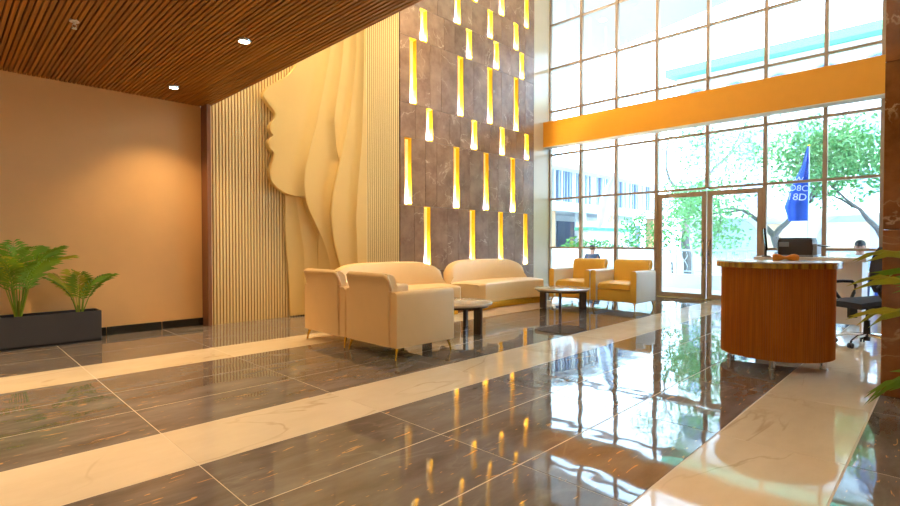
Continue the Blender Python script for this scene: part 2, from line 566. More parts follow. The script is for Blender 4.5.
for r in range(8):
    z0, z1 = ZR[r], ZR[r + 1]
    xs = SLOT.get(r, [])
    edges = [5.88] + [e for s in xs for e in (s, s + SWD)] + [9.99]
    if not xs:
        w = (9.99 - 5.88) / 7
        for i in range(7):
            stone(5.88 + i * w, 5.88 + (i + 1) * w, z0, z1)
        continue
    for i in range(0, len(edges), 2):
        a, b = edges[i], edges[i + 1]
        n = max(1, round((b - a) / 0.36))
        ws = [(0.42, 0.58), (0.31, 0.27, 0.42)][1 if n > 2 else 0] if n > 1 else (1.0,)
        if r % 2:
            ws = ws[::-1]
        t = a
        for f in ws:
            stone(t, t + f * (b - a), z0, z1); t += f * (b - a)
    for j, sx in enumerate(xs):
        size = 'tall' if z1 - z0 > 0.9 else 'short'
        t = thing('light_slot', '%s glowing yellow slot in %s lit row of stone wall, %s' % (size, rn[r], ordn[j]), 'wall light', (sx + SWD / 2, 7.155, z0), 0, 'glowing slots in the stone wall')
        h, w = z1 - z0, SWD / 2 - 0.002
        mb = MB()
        mb.box(-w, -w + 0.008, -0.10, 0, 0.003, h - 0.003)
        mb.box(w - 0.008, w, -0.10, 0, 0.003, h - 0.003)
        mb.box(-w + 0.008, w - 0.008, -0.10, 0, h - 0.012, h - 0.003)
        mb.box(-w + 0.008, w - 0.008, -0.10, 0, 0.003, 0.012)
        mb.box(-w + 0.008, w - 0.008, -0.10, -0.09, 0.012, 0.035)
        mb.build('housing', M['niche'], t)
        MB().box(-w + 0.008, w - 0.008, -0.012, -0.002, 0.012, h - 0.012).build('diffuser', M['amber'], t)
        MB().box(-w + 0.02, w - 0.02, -0.06, -0.02, 0.0125, 0.022).build('led_strip', M['led'], t)

struct(MB().box(9.993, XG - 0.04, YW - 0.02, 7.3, 0, ZH).build('wall_cream', M['cream_panel']), 'glossy cream wall panel between stone wall and windows')

# ------------------------------------------------------------------ relief: woman's profile with flowing hair
rel = thing('wall_relief', "cream layered wall relief of a woman's profile with flowing hair", 'wall art', (3.3, 7.04, 0))
RB = 7.04
def curve_at(L):
    P = sorted(spline(L, 6), key=lambda p: p[1])
    def f(z):
        if z <= P[0][1]:
            return P[0][0]
        for (x0, z0), (x1, z1) in zip(P, P[1:]):
            if z <= z1:
                return x0 + (x1 - x0) * ((z - z0) / (z1 - z0) if z1 > z0 else 0)
        return P[-1][0]
    return f
def layer(name, yf, left, right, z0, z1, zone=0.25, dip=0.1, over=0.06, nz=150, nu=12, bottom=None):
    """panel whose face sweeps forward in a cove up to the edge of the next one"""
    zs = [z0 + (z1 - z0) * i / nz for i in range(nz + 1)]
    if bottom:                                  # finer steps along the chin
        zs = [z0 + (bottom - z0) * (i / 40) ** 2 for i in range(40)] + [bottom + (z1 - bottom) * i / nz for i in range(nz + 1)]
    rings = []
    for z in zs:
        a = left(z)
        b = max(a + 0.03, right(z) + over)
        row = []
        for k in range(nu + 1):
            x = a + (b - a) * k / nu
            t = max(0.0, 1 - (b - x) / zone)
            e = 0.006 if k == 0 else 0.0
            row.append((x - 3.3, yf - RB + dip * t * t + e, z))
        row.insert(1, (a + min(0.008, (b - a) * 0.05) - 3.3, yf - RB + row[0][1] * 0 + dip * max(0.0, 1 - (b - a) / zone) ** 2, z))
        row += [(b - 3.3, 0.0, z), (a - 3.3, 0.0, z)]
        rings.append(row)
    return MB().rings(rings).build(name, M['relief'], rel, smooth=True)
Fp = [(3.979, 4.927), (3.948, 4.524), (3.898, 4.172), (3.808, 3.799), (3.747, 3.669), (3.646, 3.557), (3.475, 3.427), (3.344, 3.326), (3.294, 3.246), (3.294, 3.185), (3.355, 3.104), (3.424, 3.034), (3.465, 2.963), (3.445, 2.893), (3.394, 2.823), (3.374, 2.772), (3.394, 2.701), (3.429, 2.661), (3.374, 2.601), (3.35, 2.541), (3.374, 2.47), (3.424, 2.429), (3.435, 2.37), (3.414, 2.279), (3.384, 2.198), (3.374, 2.108), (3.404, 1.996), (3.485, 1.915), (3.586, 1.856), (3.697, 1.82), (3.808, 1.805), (3.979, 1.805)]
H1 = [(4.637, 7.1), (4.536, 5.917), (4.436, 4.914), (4.336, 4.141), (4.235, 3.589), (4.135, 3.137), (4.084, 2.906), (4.015, 2.675), (3.924, 2.365), (3.884, 2.154), (3.879, 1.963), (3.904, 1.782), (3.945, 1.642), (4.004, 1.521), (4.084, 1.371), (4.186, 1.17), (4.266, 0.949), (4.315, 0.749), (4.346, 0.498), (4.356, 0.02)]
H2 = [(4.723, 7.1), (4.643, 5.804), (4.573, 4.803), (4.543, 4.292), (4.524, 4.052), (4.463, 3.641), (4.403, 3.292), (4.374, 3.071), (4.374, 2.962), (4.393, 2.742), (4.423, 2.491), (4.454, 2.331), (4.534, 2.021)]
H3 = [(4.857, 7.1), (4.797, 5.796), (4.766, 4.797), (4.756, 4.428), (4.747, 4.098), (4.686, 3.558), (4.626, 3.168), (4.566, 2.899), (4.496, 2.609), (4.417, 2.29), (4.347, 2.039), (4.306, 1.82), (4.282, 1.56), (4.297, 1.34), (4.327, 1.13), (4.387, 0.9), (4.447, 0.731), (4.496, 0.5), (4.537, 0.02)]
H4 = [(4.879, 7.1), (4.875, 5.491), (4.87, 4.522), (4.87, 4.273), (4.849, 3.425), (4.839, 3.245), (4.82, 2.816), (4.769, 2.298), (4.729, 1.918), (4.719, 1.749), (4.7, 1.5), (4.71, 1.2), (4.719, 0.951), (4.729, 0.771), (4.75, 0.402), (4.76, 0.02)]
H4R = [(4.904, 7.1), (4.889, 4.453), (4.909, 3.754), (4.919, 2.617), (4.909, 1.32), (4.909, 0.02)]
N1 = [(3.633, 1.953), (3.643, 1.752), (3.643, 1.311), (3.663, 0.959), (3.693, 0.608), (3.713, 0.02)]
N2 = [(3.764, 1.953), (3.794, 1.762), (3.863, 1.311), (3.914, 0.999), (3.924, 0.498), (3.914, 0.02)]
N3 = [(4.034, 1.954), (4.074, 1.692), (4.135, 1.341), (4.145, 0.749), (4.145, 0.02)]
c1, c2, c3, c4, c4r, cf, n1, n2, n3 = [curve_at(L) for L in (H1, H2, H3, H4, H4R, Fp, N1, N2, N3)]
layer('neck_panel', 7.02, n1, n2, 0.02, 1.95, 0.13, -0.03, 0.0, 60)
layer('neck_panel', 6.99, n2, n3, 0.02, 1.95, 0.16, -0.025, 0.0, 60)
layer('neck_panel', 6.965, n3, c1, 0.02, 1.95, 0.2, -0.08, 0.0, 60)
layer('face_panel', 6.95, cf, c1, 1.79, 4.9, 0.17, -0.065, 0.0, 170, 16, 1.95)
layer('hair_panel', 6.885, c1, lambda z: min(c2(z), c3(z)) if z > 2.3 else c3(z), 0.02, 7.1, 0.13, -0.05, 0.0, 200, 16)
layer('hair_panel', 6.835, c2, c3, 2.3, 7.1, 0.10, -0.05, 0.0)
layer('hair_panel', 6.785, c3, c4, 0.02, 7.1, 0.11, -0.05, 0.0)
layer('hair_panel', 6.735, c4, c4r, 0.02, 7.1, 0.05, 0.0, 0.0)

# ------------------------------------------------------------------ window wall, beam, doors
YC = [7.05, 6.19, 5.31, 4.41, 3.41, 2.42, 1.53, 0.78, -0.12, -1.02, -2.02, -3.1]
ZW = [0.0, 1.0, 2.19, 3.27, 4.33, 5.37, 6.43, ZH]
win = struct(empty('window_1'), 'tall gridded window wall with brown metal frames')
for i, yc in enumerate(YC):
    z0 = 0.0
    w = 0.03
    if i == 4:
        z0 = ZW[2]
    MB().box(XG - 0.05, XG + 0.05, yc - w, yc + w, z0, ZH).build('mullion', M['frame'], win)
for k, zc in enumerate(ZW):
    for i in range(len(YC) - 1):
        if k < 2 and i in (3, 4):
            continue
        z0, z1 = zc - 0.022, zc + 0.022
        if k == 0:
            z0, z1 = 0.0, 0.05
        if k == len(ZW) - 1:
            z0, z1 = ZH - 0.04, ZH
        MB().box(XG - 0.04, XG + 0.04, YC[i + 1] + 0.03, YC[i] - 0.03, z0, z1).build('transom', M['frame'], win)
pc = {}
for k in range(len(ZW) - 1):
    for i in range(len(YC) - 1):
        if k < 2 and i in (3, 4):
            continue
        w, h = YC[i] - YC[i + 1] - 0.05, ZW[k + 1] - ZW[k] - 0.034
        key = (round(w, 3), round(h, 3))
        if key not in pc:
            pc[key] = MB().box(0, 0.001, -w / 2, w / 2, -h / 2, h / 2).mesh('pane', M['glass'])
        inst('pane', pc[key], win, (XG, (YC[i] + YC[i + 1]) / 2, (ZW[k] + ZW[k + 1]) / 2))

beam = struct(MB().box(10.36, XG - 0.055, YB, YW - 0.025, 3.43, 4.03, bev=0.004, seg=1).build('beam', M['orange_paint']), 'orange horizontal beam across the window wall')
MB().box(10.365, XG - 0.06, YB, YW - 0.026, 3.412, 3.43).build('beam_underside', M['white_paint'], beam)

def door(name, y0, y1, hside, label):
    d = struct(empty(name), label)
    d.location = (XG, 0, 0)
    st, zt = 0.085, 2.13
    MB().box(-0.03, 0.03, y0, y0 + st, 0.012, zt, bev=0.004).build('stile', M['frame'], d)
    MB().box(-0.03, 0.03, y1 - st, y1, 0.012, zt, bev=0.004).build('stile', M['frame'], d)
    MB().box(-0.03, 0.03, y0 + st, y1 - st, zt - 0.09, zt, bev=0.004).build('rail', M['frame'], d)
    MB().box(-0.03, 0.03, y0 + st, y1 - st, 0.012, 0.10, bev=0.004).build('rail', M['frame'], d)
    MB().box(0, 0.002, y0 + st, y1 - st, 0.10, zt - 0.09).build('pane', M['glass'], d)
    yh = y0 + 0.045 if hside < 0 else y1 - 0.045
    mb = MB()
    mb.tube([(-0.03, yh, 0.86), (-0.075, yh, 0.87), (-0.08, yh, 0.90), (-0.08, yh, 1.12), (-0.075, yh, 1.15), (-0.03, yh, 1.16)], 0.011, 8)
    mb.build('handle', M['chrome'], d, smooth=True)
    MB().cyl((0, 0), 0.014, 0, 0.012, 12).build('lock', M['chrome'], d).matrix_local = Matrix.Translation((-0.03, yh, 0.72)) @ Matrix.Rotation(-PI / 2, 4, 'Y')
    return d
door('door_1', 3.42, 4.375, -1, 'left glass door leaf with brown frame and chrome handle')
door('door_2', 2.455, 3.40, 1, 'right glass door leaf with brown frame, partly behind desk')
struct(MB().box(XG - 0.06, XG + 0.06, 2.45, 4.38, 0.0, 0.011).build('trim_2', M['chrome']), 'metal threshold under the glass doors')

# stone column at the right edge
colm = struct(empty('column'), 'brown veined marble column at right edge')
for a, b in ((0.0, 1.2), (1.2, 2.4), (2.4, 3.6), (3.6, 4.8), (4.8, 6.0), (6.0, ZH)):
    MB().box(4.80, 5.6, -0.55, 0.345, a + (0.002 if a else 0), b - 0.002, bev=0.004, seg=1).build('stone_panel', M['column_stone'], colm)

# ------------------------------------------------------------------ lights in the ceilings
def downlight(x, y, z, power, label, aim=(0, 0, -1), size=1.9, visible_ring=True, col=(1.0, 0.70, 0.36), r=0.045):
    t = thing('downlight', label, 'ceiling light', (x, y, z), 0, 'recessed downlights')
    n = 20
    ring = lambda rr, zz: [(rr * math.cos(2 * PI * k / n), rr * math.sin(2 * PI * k / n), zz) for k in range(n)]
    MB().rings([ring(r, 0.02), ring(r, -0.004), ring(r * 1.25, -0.006), ring(r * 1.35, 0.0), ring(r * 1.35, 0.02)], caps=False).build('trim_ring', M['chrome'], t, smooth=True)
    MB().cyl((0, 0), r * 0.98, 0.004, 0.018, n).build('lens', M['lamp'], t)
    ld = bpy.data.lights.new('downlight_lamp', 'SPOT')
    ld.energy = power
    ld.color = col
    ld.spot_size = size
    ld.spot_blend = 0.8
    ld.shadow_soft_size = r
    lo = bpy.data.objects.new('lamp', ld)
    COL.objects.link(lo)
    lo.parent = t
    lo.location = (0, 0, -0.02)
    lo.rotation_euler = Vector(aim).to_track_quat('-Z', 'Y').to_euler()
    return t
downlight(1.98, 6.49, ZC - 0.016, 100, 'glowing recessed downlight in wooden ceiling, nearest the tan wall corner')
downlight(1.98, 4.56, ZC - 0.016, 70, 'glowing recessed downlight in wooden ceiling, farther from the tan wall')
for yy in (2.78, 0.75, -1.28):
    downlight(2.09, yy, ZC - 0.016, 70, 'recessed downlight in wooden ceiling beyond the top edge')
for xx in (0.06, -1.97):  # unseen lamps added, powers set to brighten the tan wall
    for yy, pw in ((5.2, 340), (3.2, 120), (1.2, 60), (-0.8, 60)):
        downlight(xx, yy, ZC - 0.016, pw, 'unseen downlight added outside the left edge to brighten tan wall')
for xx, pw, ax in ((3.4, 550, -0.06), (4.8, 700, -0.30), (6.0, 800, -0.12), (7.2, 600, -0.30), (8.4, 60, 0.0), (9.4, 40, 0.0)):  # unseen wall washers added, aimed sideways to deepen the relief coves
    downlight(xx, 6.0, ZH - 0.001, pw, 'unseen downlight added in high ceiling to wash the feature wall', aim=(ax, 0.16, -1), size=0.9, r=0.09)
for xx in (4.2, 6.6, 9.0):  # unseen lamps added as weak general fill
    for yy in (3.6, 1.0, -1.6):
        downlight(xx, yy, ZH - 0.001, 15, 'unseen downlight added in high ceiling for lobby fill light', size=2.0, r=0.09)

sp = thing('sprinkler', 'small white fire sprinkler under wooden ceiling', 'sprinkler', (0.83, 5.18, ZC))
MB().cyl((0, 0), 0.035, -0.008, 0.006, 16).build('escutcheon', M['white_paint'], sp)
MB().tube([(0, 0, -0.008), (0, 0, -0.03)], 0.010, 8).tube([(-0.012, 0, -0.03), (-0.014, 0, -0.045), (0, 0, -0.06)], 0.003, 6).tube([(0.012, 0, -0.03), (0.014, 0, -0.045), (0, 0, -0.06)], 0.003, 6).build('body', M['white_paint'], sp)
MB().cyl((0, 0), 0.02, -0.064, -0.060, 12).build('deflector', M['white_paint'], sp)
# ------------------------------------------------------------------ armchairs
def rbox(x0, x1, y0, y1, z0, z1, b, seg=3):
    return MB().box(x0, x1, y0, y1, z0, z1, bev=b, seg=seg)

def tapered_leg(mb, x, y, z, dx, dy, r0=0.026, r1=0.009):
    mb.tube([(x, y, z), (x + dx * 0.35, y + dy * 0.35, z * 0.75), (x + dx * 0.8, y + dy * 0.8, z * 0.3), (x + dx, y + dy, 0)], [r0, r0 * 0.62, r1 * 1.15, r1], 10)
    return mb

def make_armchair(label, loc, rz, seat_mat, side_mat, group):
    """faces local +x; origin on the floor at the centre"""
    t = thing('armchair', label, 'armchair', loc, rz, group)
    t.scale = (0.93, 1, 1)
    rbox(-0.36, 0.385, -0.305, 0.305, 0.12, 0.32, 0.02).build('base', seat_mat, t, smooth=True)
    # seat cushion, slightly crowned
    sc = MB()
    rings = []
    nx = 10
    for i in range(nx + 1):
        u = i / nx
        x = -0.27 + 0.675 * u
        dz = 0.018 * math.sin(PI * min(1, max(0, u)))
        edge = 0.0 if 0 < i < nx else 0.02
        prof = [(-0.30 + edge, 0.315 + edge), (-0.305 + edge, 0.36), (-0.295 + edge, 0.415 + dz * 0.4 - edge), (-0.26, 0.435 + dz * 0.7 - edge), (0, 0.445 + dz - edge),
                (0.26, 0.435 + dz * 0.7 - edge), (0.295 - edge, 0.415 + dz * 0.4 - edge), (0.305 - edge, 0.36), (0.30 - edge, 0.315 + edge)]
        rings.append([(x, a, b) for a, b in prof])
    sc.rings(rings).build('seat', seat_mat, t, smooth=True)
    for s in (-1, 1):
        a = MB()
        rings = []
        y0, y1 = (0.306, 0.415) if s > 0 else (-0.415, -0.306)
        prof = []
        for (yy, zz, c) in ((y0, 0.12, 0), (y0, 0.64, 1), (y1, 0.64, 1), (y1, 0.12, 0)):
            prof.append((yy, zz, c))
        pts = [(y0, 0.12)]
        r = 0.035
        for k in range(5):
            an = PI - k * PI / 8
            pts.append((y0 + r + r * math.cos(an), 0.645 - r + r * math.sin(an)))
        for k in range(5):
            an = PI / 2 - k * PI / 8
            pts.append((y1 - r + r * math.cos(an), 0.645 - r + r * math.sin(an)))
        pts.append((y1, 0.12))
        for (x, e) in ((-0.40, 0.012), (-0.39, 0.0), (0.40, 0.0), (0.415, 0.006), (0.42, 0.018)):
            cy = (y0 + y1) / 2
            rings.append([(x, cy + (a_ - cy) * (1 - e * 8), 0.12 + (b_ - 0.12) * (1 - e * 0.8)) for a_, b_ in pts])
        arm = a.rings(rings).build('arm', side_mat, t, smooth=True)
        # front facing of the arm
        fp = [(cy + (p[0] - cy) * 0.88, 0.125 + (p[1] - 0.12) * 0.985) for p in pts]
        MB().prism(fp, 0.415, 0.424, 'X').build('arm_front', seat_mat, arm)
    # back: rises between the arms, leans back, rolled lip on top
    prof = [(-0.41, 0.12), (-0.425, 0.45), (-0.435, 0.72), (-0.452, 0.765), (-0.458, 0.79), (-0.445, 0.815), (-0.42, 0.82), (-0.37, 0.805), (-0.335, 0.77), (-0.315, 0.70), (-0.28, 0.50), (-0.265, 0.40), (-0.265, 0.30), (-0.28, 0.12)]
    rings = []
    for (yy, e) in ((-0.325, 0.016), (-0.312, 0.003), (-0.30, 0), (0.30, 0), (0.312, 0.003), (0.325, 0.016)):
        cx = -0.36
        rings.append([(cx + (a_ - cx) * (1 - e * 6), b_ - (e * 0.6 if b_ > 0.6 else 0)) for a_, b_ in prof])
        rings[-1] = [(a_, yy if b_ > 0.66 else max(-0.305, min(0.305, yy)), b_) for a_, b_ in rings[-1]]
    bk = MB().rings(rings).build('backrest', seat_mat, t, smooth=True)
    MB().tube([(-0.40, -0.325, 0.66), (-0.43, -0.328, 0.74), (-0.446, -0.318, 0.785), (-0.452, -0.29, 0.793), (-0.452, 0.29, 0.793), (-0.446, 0.318, 0.785), (-0.43, 0.328, 0.74), (-0.40, 0.325, 0.66)], 0.019, 8).build('rolled_edge', seat_mat, bk, smooth='all')
    for (lx, ly) in ((-0.35, -0.36), (-0.35, 0.36), (0.37, -0.36), (0.37, 0.36)):
        tapered_leg(MB(), lx, ly, 0.125, math.copysign(0.035, lx), math.copysign(0.02, ly)).build('leg', M['gold'], t, smooth=True)
    return t
g1 = 'leather armchairs around the tables'
make_armchair('cream armchair seen from behind, nearest the viewer', (3.37, 4.06, 0), 0, M['leather'], M['leather'], g1)
make_armchair('cream armchair seen from behind, nearer the relief wall', (3.37, 4.91, 0), 0, M['leather'], M['leather'], g1)
make_armchair('cream armchair tinted yellow for warm light, in front of window, beside the glass doors', (8.38, 4.03, 0), PI, M['leather_warm_lit'], M['leather_day_lit'], g1)
make_armchair('cream armchair tinted yellow for warm light, in front of window, nearer the stone wall', (8.36, 4.86, 0), PI, M['leather_warm_lit'], M['leather_day_lit'], g1)

# ------------------------------------------------------------------ curved sofas
def make_sofa(label, loc, rz):
    """faces local -y, ends curve forward"""
    t = thing('sofa', label, 'sofa', loc, rz, 'curved cream sofas')
    R, half = 2.9, 0.90
    A = half / R
    def at(a, d, z):
        # d: depth behind the front edge
        rr = R + d
        return (rr * math.sin(a), rr * math.cos(a) - R - 0.36, z)
    n = 28
    def sweep(prof_fn, name, mat, ang=A):
        rings = []
        for i in range(n + 1):
            tt = -1 + 2 * i / n
            rings.append([at(tt * ang, d, z) for d, z in prof_fn(tt)])
        return MB().rings(rings).build(name, mat, t, smooth=True)
    def endk(tt, p=10):
        return max(0.0, 1 - abs(tt) ** p)
    def seat(tt):
        k = 0.75 + 0.25 * endk(tt, 24) ** 0.5
        c, h = 0.36, 0.36 * k
        z1 = 0.445 - 0.02 * (1 - endk(tt, 30))
        r = 0.03
        return [(c - h + 0.02, 0.12), (c - h, 0.14), (c - h - 0.004, 0.28), (c - h, z1 - r), (c - h + 0.01, z1 - 0.010), (c - h + r, z1), (c, z1 + 0.012), (c + h, z1), (c + h, 0.14), (c + h - 0.02, 0.12)]
    sweep(seat, 'seat', M['leather'])
    def back(tt):
        e = endk(tt, 5) ** 0.5
        top = 0.47 + 0.345 * e
        k = 0.6 + 0.4 * endk(tt, 16) ** 0.5
        f, b = 0.60 - 0.05 * (1 - e), 0.80
        mid = (f + b) / 2
        f, b = mid + (f - mid) * k, mid + (b - mid) * k
        return [(f, 0.40), (f + 0.01, 0.44 + (top - 0.44) * 0.4), (f + 0.05, top - 0.05), (f + 0.075, top - 0.015), (mid + 0.045, top), (b - 0.02, top - 0.015), (b, top - 0.05), (b, 0.30), (b - 0.01, 0.12), (f, 0.12)]
    sweep(back, 'backrest', M['leather'], A * 1.0)
    def plinth(tt):
        return [(0.07, 0.0), (0.07, 0.118), (0.70, 0.118), (0.70, 0.0)]
    sweep(plinth, 'plinth', M['gold'], A * 0.93)
    return t
make_sofa('curved cream sofa against the glowing stone wall', (7.10, 5.84, 0), 0)
make_sofa('curved cream sofa behind the near armchair, before slats', (4.86, 5.86, 0), 0)

# ------------------------------------------------------------------ round tables
def make_table(label, loc, rz):
    t = thing('coffee_table', label, 'table', loc, rz, 'round coffee tables')
    n = 40
    ring = lambda r, z: [(r * math.cos(2 * PI * k / n), r * math.sin(2 * PI * k / n), z) for k in range(n)]
    MB().rings([ring(0.435, 0.335), ring(0.447, 0.342), ring(0.45, 0.36), ring(0.445, 0.368), ring(0.43, 0.372)]).build('table_top', M['table_top'], t, smooth=True)
    MB().rings([ring(0.40, 0.31), ring(0.405, 0.334)]).build('apron', M['table_dark'], t, smooth=True)
    for k in range(3):
        a = k * 2 * PI / 3
        lg = MB()
        lg.box(-0.075, 0.045, -0.02, 0.02, 0, 0.333, bev=0.006)
        lo = lg.build('leg', M['table_dark'], t)
        lo.location = (0.395 * math.cos(a), 0.395 * math.sin(a), 0)
        lo.rotation_euler = (0, 0, a)
    return t
make_table('round low table with dark slab legs before the yellow armchairs', (7.27, 4.56, 0), math.radians(208))
make_table('round low table with dark slab legs, half hidden by near armchair', (4.61, 4.42, 0), math.radians(266))

# ------------------------------------------------------------------ reception desk
dk = thing('reception_desk', 'drum-shaped reeded wood reception desk with gold-edged white top', 'desk', (5.5, 1.15, 0), math.atan2(1.15, 5.5) + PI)
CUT = -0.24
def dshape(r, cut, n=120, flute=0.0, nf=0):
    a0 = math.acos(cut / r)
    pts = []
    for i in range(n + 1):
        a = -a0 + 2 * a0 * i / n
        rr = r + (flute * abs(math.sin(a * nf)) if nf else 0)
        pts.append((rr * math.cos(a), rr * math.sin(a)))
    return pts
MB().prism(dshape(0.44, CUT), 0.085, 0.885).build('body', M['reed'], dk)
# half-round vertical reeds, one beside another around the drum
mb = MB()
a0 = math.acos(CUT / 0.44)
NR = 104
for i in range(NR):
    a = -a0 + 2 * a0 * (i + 0.5) / NR
    w = 0.44 * a0 / NR * 0.92
    ring = []
    for k in range(5):
        an = -PI / 2 + PI * k / 4
        ring.append((0.439 + 0.011 * math.cos(an), w * math.sin(an)))
    ring = [(u * math.cos(a) - v * math.sin(a), u * math.sin(a) + v * math.cos(a)) for u, v in ring]
    mb.prism(ring, 0.085, 0.885)
ro = mb.build('reeds', M['reed'], dk)
ro['kind'] = 'stuff'
tp = MB().prism(dshape(0.493, CUT - 0.03, 80), 0.931, 0.94).build('top', M['white_top'], dk)
MB().prism(dshape(0.493, CUT - 0.03, 80), 0.885, 0.931).build('edge_band', M['gold_edge'], dk)
for (lx, ly) in ((0.40, -0.02), (0.14, -0.36), (0.14, 0.36), (-0.18, -0.36), (-0.18, 0.36)):
    MB().cyl((lx, ly), 0.024, 0.008, 0.09, 16).cyl((lx, ly), 0.032, 0.0, 0.008, 16).build('leg', M['chrome'], dk, smooth=True)

wdk = thing('side_desk', 'white side desk carrying the printer behind the reeded desk', 'desk', (7.66, 1.25, 0))
MB().box(-0.05, 0.62, -0.56, 0.60, 0.885, 0.93, bev=0.004).build('top', M['white_lam'], wdk)
MB().box(0.0, 0.02, -0.52, 0.56, 0.13, 0.885).build('front_panel', M['white_lam'], wdk)
for yy in (-0.52, 0.54):
    MB().box(0.02, 0.58, yy, yy + 0.02, 0.0, 0.885).build('side_panel', M['white_lam'], wdk)

pr = thing('printer', 'dark grey printer on the white side desk', 'printer', (7.92, 1.42, 0.93))
MB().box(-0.17, 0.17, -0.19, 0.19, 0.02, 0.23, bev=0.02).build('body', M['printer'], pr, smooth=True)
MB().box(-0.16, 0.16, -0.18, 0.18, 0.228, 0.245, bev=0.006).build('lid', M['black_plastic'], pr)
MB().box(-0.15, 0.15, -0.235, -0.19, 0.03, 0.17, bev=0.006).build('side_unit', M['grey_plastic'], pr)
MB().box(-0.12, 0.12, -0.32, -0.19, 0.165, 0.178, bev=0.004, M=Matrix.Rotation(0.12, 4, 'X')).build('paper_tray', M['black_plastic'], pr)
MB().box(-0.185, -0.168, 0.06, 0.17, 0.13, 0.19, bev=0.004).build('control_panel', M['grey_plastic'], pr)
MB().box(-0.18, 0.18, -0.20, 0.20, 0.0, 0.021).build('base', M['grey_plastic'], pr)
mo = thing('monitor', 'black computer monitor seen edge-on beside the printer', 'monitor', (7.72, 1.72, 0.93), math.radians(14))
MB().box(-0.22, 0.22, -0.012, 0.012, 0.09, 0.37, bev=0.006, M=Matrix.Rotation(-0.09, 4, 'X')).build('screen', M['screen_black'], mo)
MB().box(-0.03, 0.03, 0.0, 0.03, 0.01, 0.2, bev=0.004).build('neck', M['black_plastic'], mo)
MB().box(-0.11, 0.11, -0.04, 0.06, 0.0, 0.012, bev=0.004).build('foot', M['black_plastic'], mo)
ck = MB()
rings = []
for i in range(13):
    u = i / 12
    w = 0.055 * math.sin(PI * min(0.98, max(0.06, u))) ** 0.5
    ring = []
    for k in range(10):
        a = 2 * PI * k / 10
        ring.append(((w + 0.006 * math.sin(5 * u + 3 * a)) * math.cos(a), -0.105 + 0.21 * u, 0.026 + 0.026 * math.sin(a) * (1 + 0.5 * math.sin(9 * u))))
    rings.append([(p[0], p[1], max(0.0, p[2])) for p in ring])
tag(ck.rings(rings).build('folded_cloth', M['orange_cloth'], None, smooth='all', loc=(5.62, 1.10, 0.94)), 'crumpled orange cloth on the reeded desk top', 'cloth')
bpy.data.objects['folded_cloth'].rotation_euler = (0, 0, 0.5)

# ------------------------------------------------------------------ office chair
oc = thing('office_chair', 'black swivel office chair with chrome star base behind desk', 'office chair', (7.0, 0.62, 0), math.radians(140))
for k in range(5):
    a = 2 * PI * k / 5 + 0.3
    c, s = math.cos(a), math.sin(a)
    ar = MB().tube([(0.03 * c, 0.03 * s, 0.12), (0.16 * c, 0.16 * s, 0.115), (0.27 * c, 0.27 * s, 0.075)], [0.02, 0.017, 0.013], 8).build('base_arm', M['chrome'], oc, smooth=True)
    cs = MB()
    for q in (-0.013, 0.013):
        cs.tube([(0.28 * c - (q - 0.006) * s, 0.28 * s + (q - 0.006) * c, 0.028), (0.28 * c - (q + 0.006) * s, 0.28 * s + (q + 0.006) * c, 0.028)], 0.028, 12)
    cs.tube([(0.275 * c, 0.275 * s, 0.03), (0.272 * c, 0.272 * s, 0.08)], 0.009, 6)
    cs.build('caster', M['black_plastic'], ar)
MB().tube([(0, 0, 0.06), (0, 0, 0.13), (0, 0, 0.135), (0, 0, 0.28), (0, 0, 0.285), (0, 0, 0.42)], [0.03, 0.034, 0.032, 0.028, 0.014, 0.014], 14).build('gas_lift', M['black_plastic'], oc, smooth=True)
MB().box(-0.11, 0.11, -0.09, 0.09, 0.41, 0.44, bev=0.008).box(0.08, 0.17, -0.07, -0.03, 0.30, 0.42, bev=0.006).build('mechanism', M['black_plastic'], oc)
st = MB()
rings = []
for i in range(9):
    u = i / 8
    x = -0.25 + 0.5 * u
    hw = 0.235 - 0.03 * abs(2 * u - 1) ** 3
    dz = 0.03 * (2 * u - 1) ** 2 * (-1 if u > 0.5 else 0.6)
    rings.append([(x, -hw, 0.47 + dz), (x, -hw + 0.02, 0.445 + dz), (x, hw - 0.02, 0.445 + dz), (x, hw, 0.47 + dz), (x, hw - 0.03, 0.505 + dz), (x, 0, 0.51 + dz), (x, -hw + 0.03, 0.505 + dz)])
st.rings(rings).build('seat', M['black_fabric'], oc, smooth=True)
for s in (-1, 1):
    MB().tube([(-0.03, 0.2 * s, 0.45), (-0.06, 0.27 * s, 0.46), (-0.12, 0.285 * s, 0.55), (-0.14, 0.285 * s, 0.63), (-0.09, 0.285 * s, 0.675), (0.02, 0.285 * s, 0.68), (0.13, 0.285 * s, 0.675), (0.17, 0.285 * s, 0.65), (0.15, 0.285 * s, 0.60), (0.08, 0.283 * s, 0.51), (0.05, 0.25 * s, 0.455), (0.03, 0.2 * s, 0.45)], 0.018, 10).build('armrest', M['black_plastic'], oc, smooth=True)
MB().tube([(-0.15, 0, 0.43), (-0.28, 0, 0.45), (-0.31, 0, 0.6), (-0.31, 0, 0.75)], 0.02, 8).build('back_bar', M['black_plastic'], oc, smooth=True)
rings = []
for i in range(9):
    u = i / 8
    z = 0.56 + 0.5 * u
    hw = 0.22 - 0.05 * (2 * u - 1) ** 4
    x = -0.275 - 0.05 * u + 0.03 * math.sin(PI * u)
    rings.append([(x - 0.03, -hw, z), (x + 0.03, -hw, z), (x + 0.012, 0, z), (x + 0.03, hw, z), (x - 0.03, hw, z), (x - 0.045, 0, z)])
MB().rings(rings).build('backrest', M['black_fabric'], oc, smooth=True)

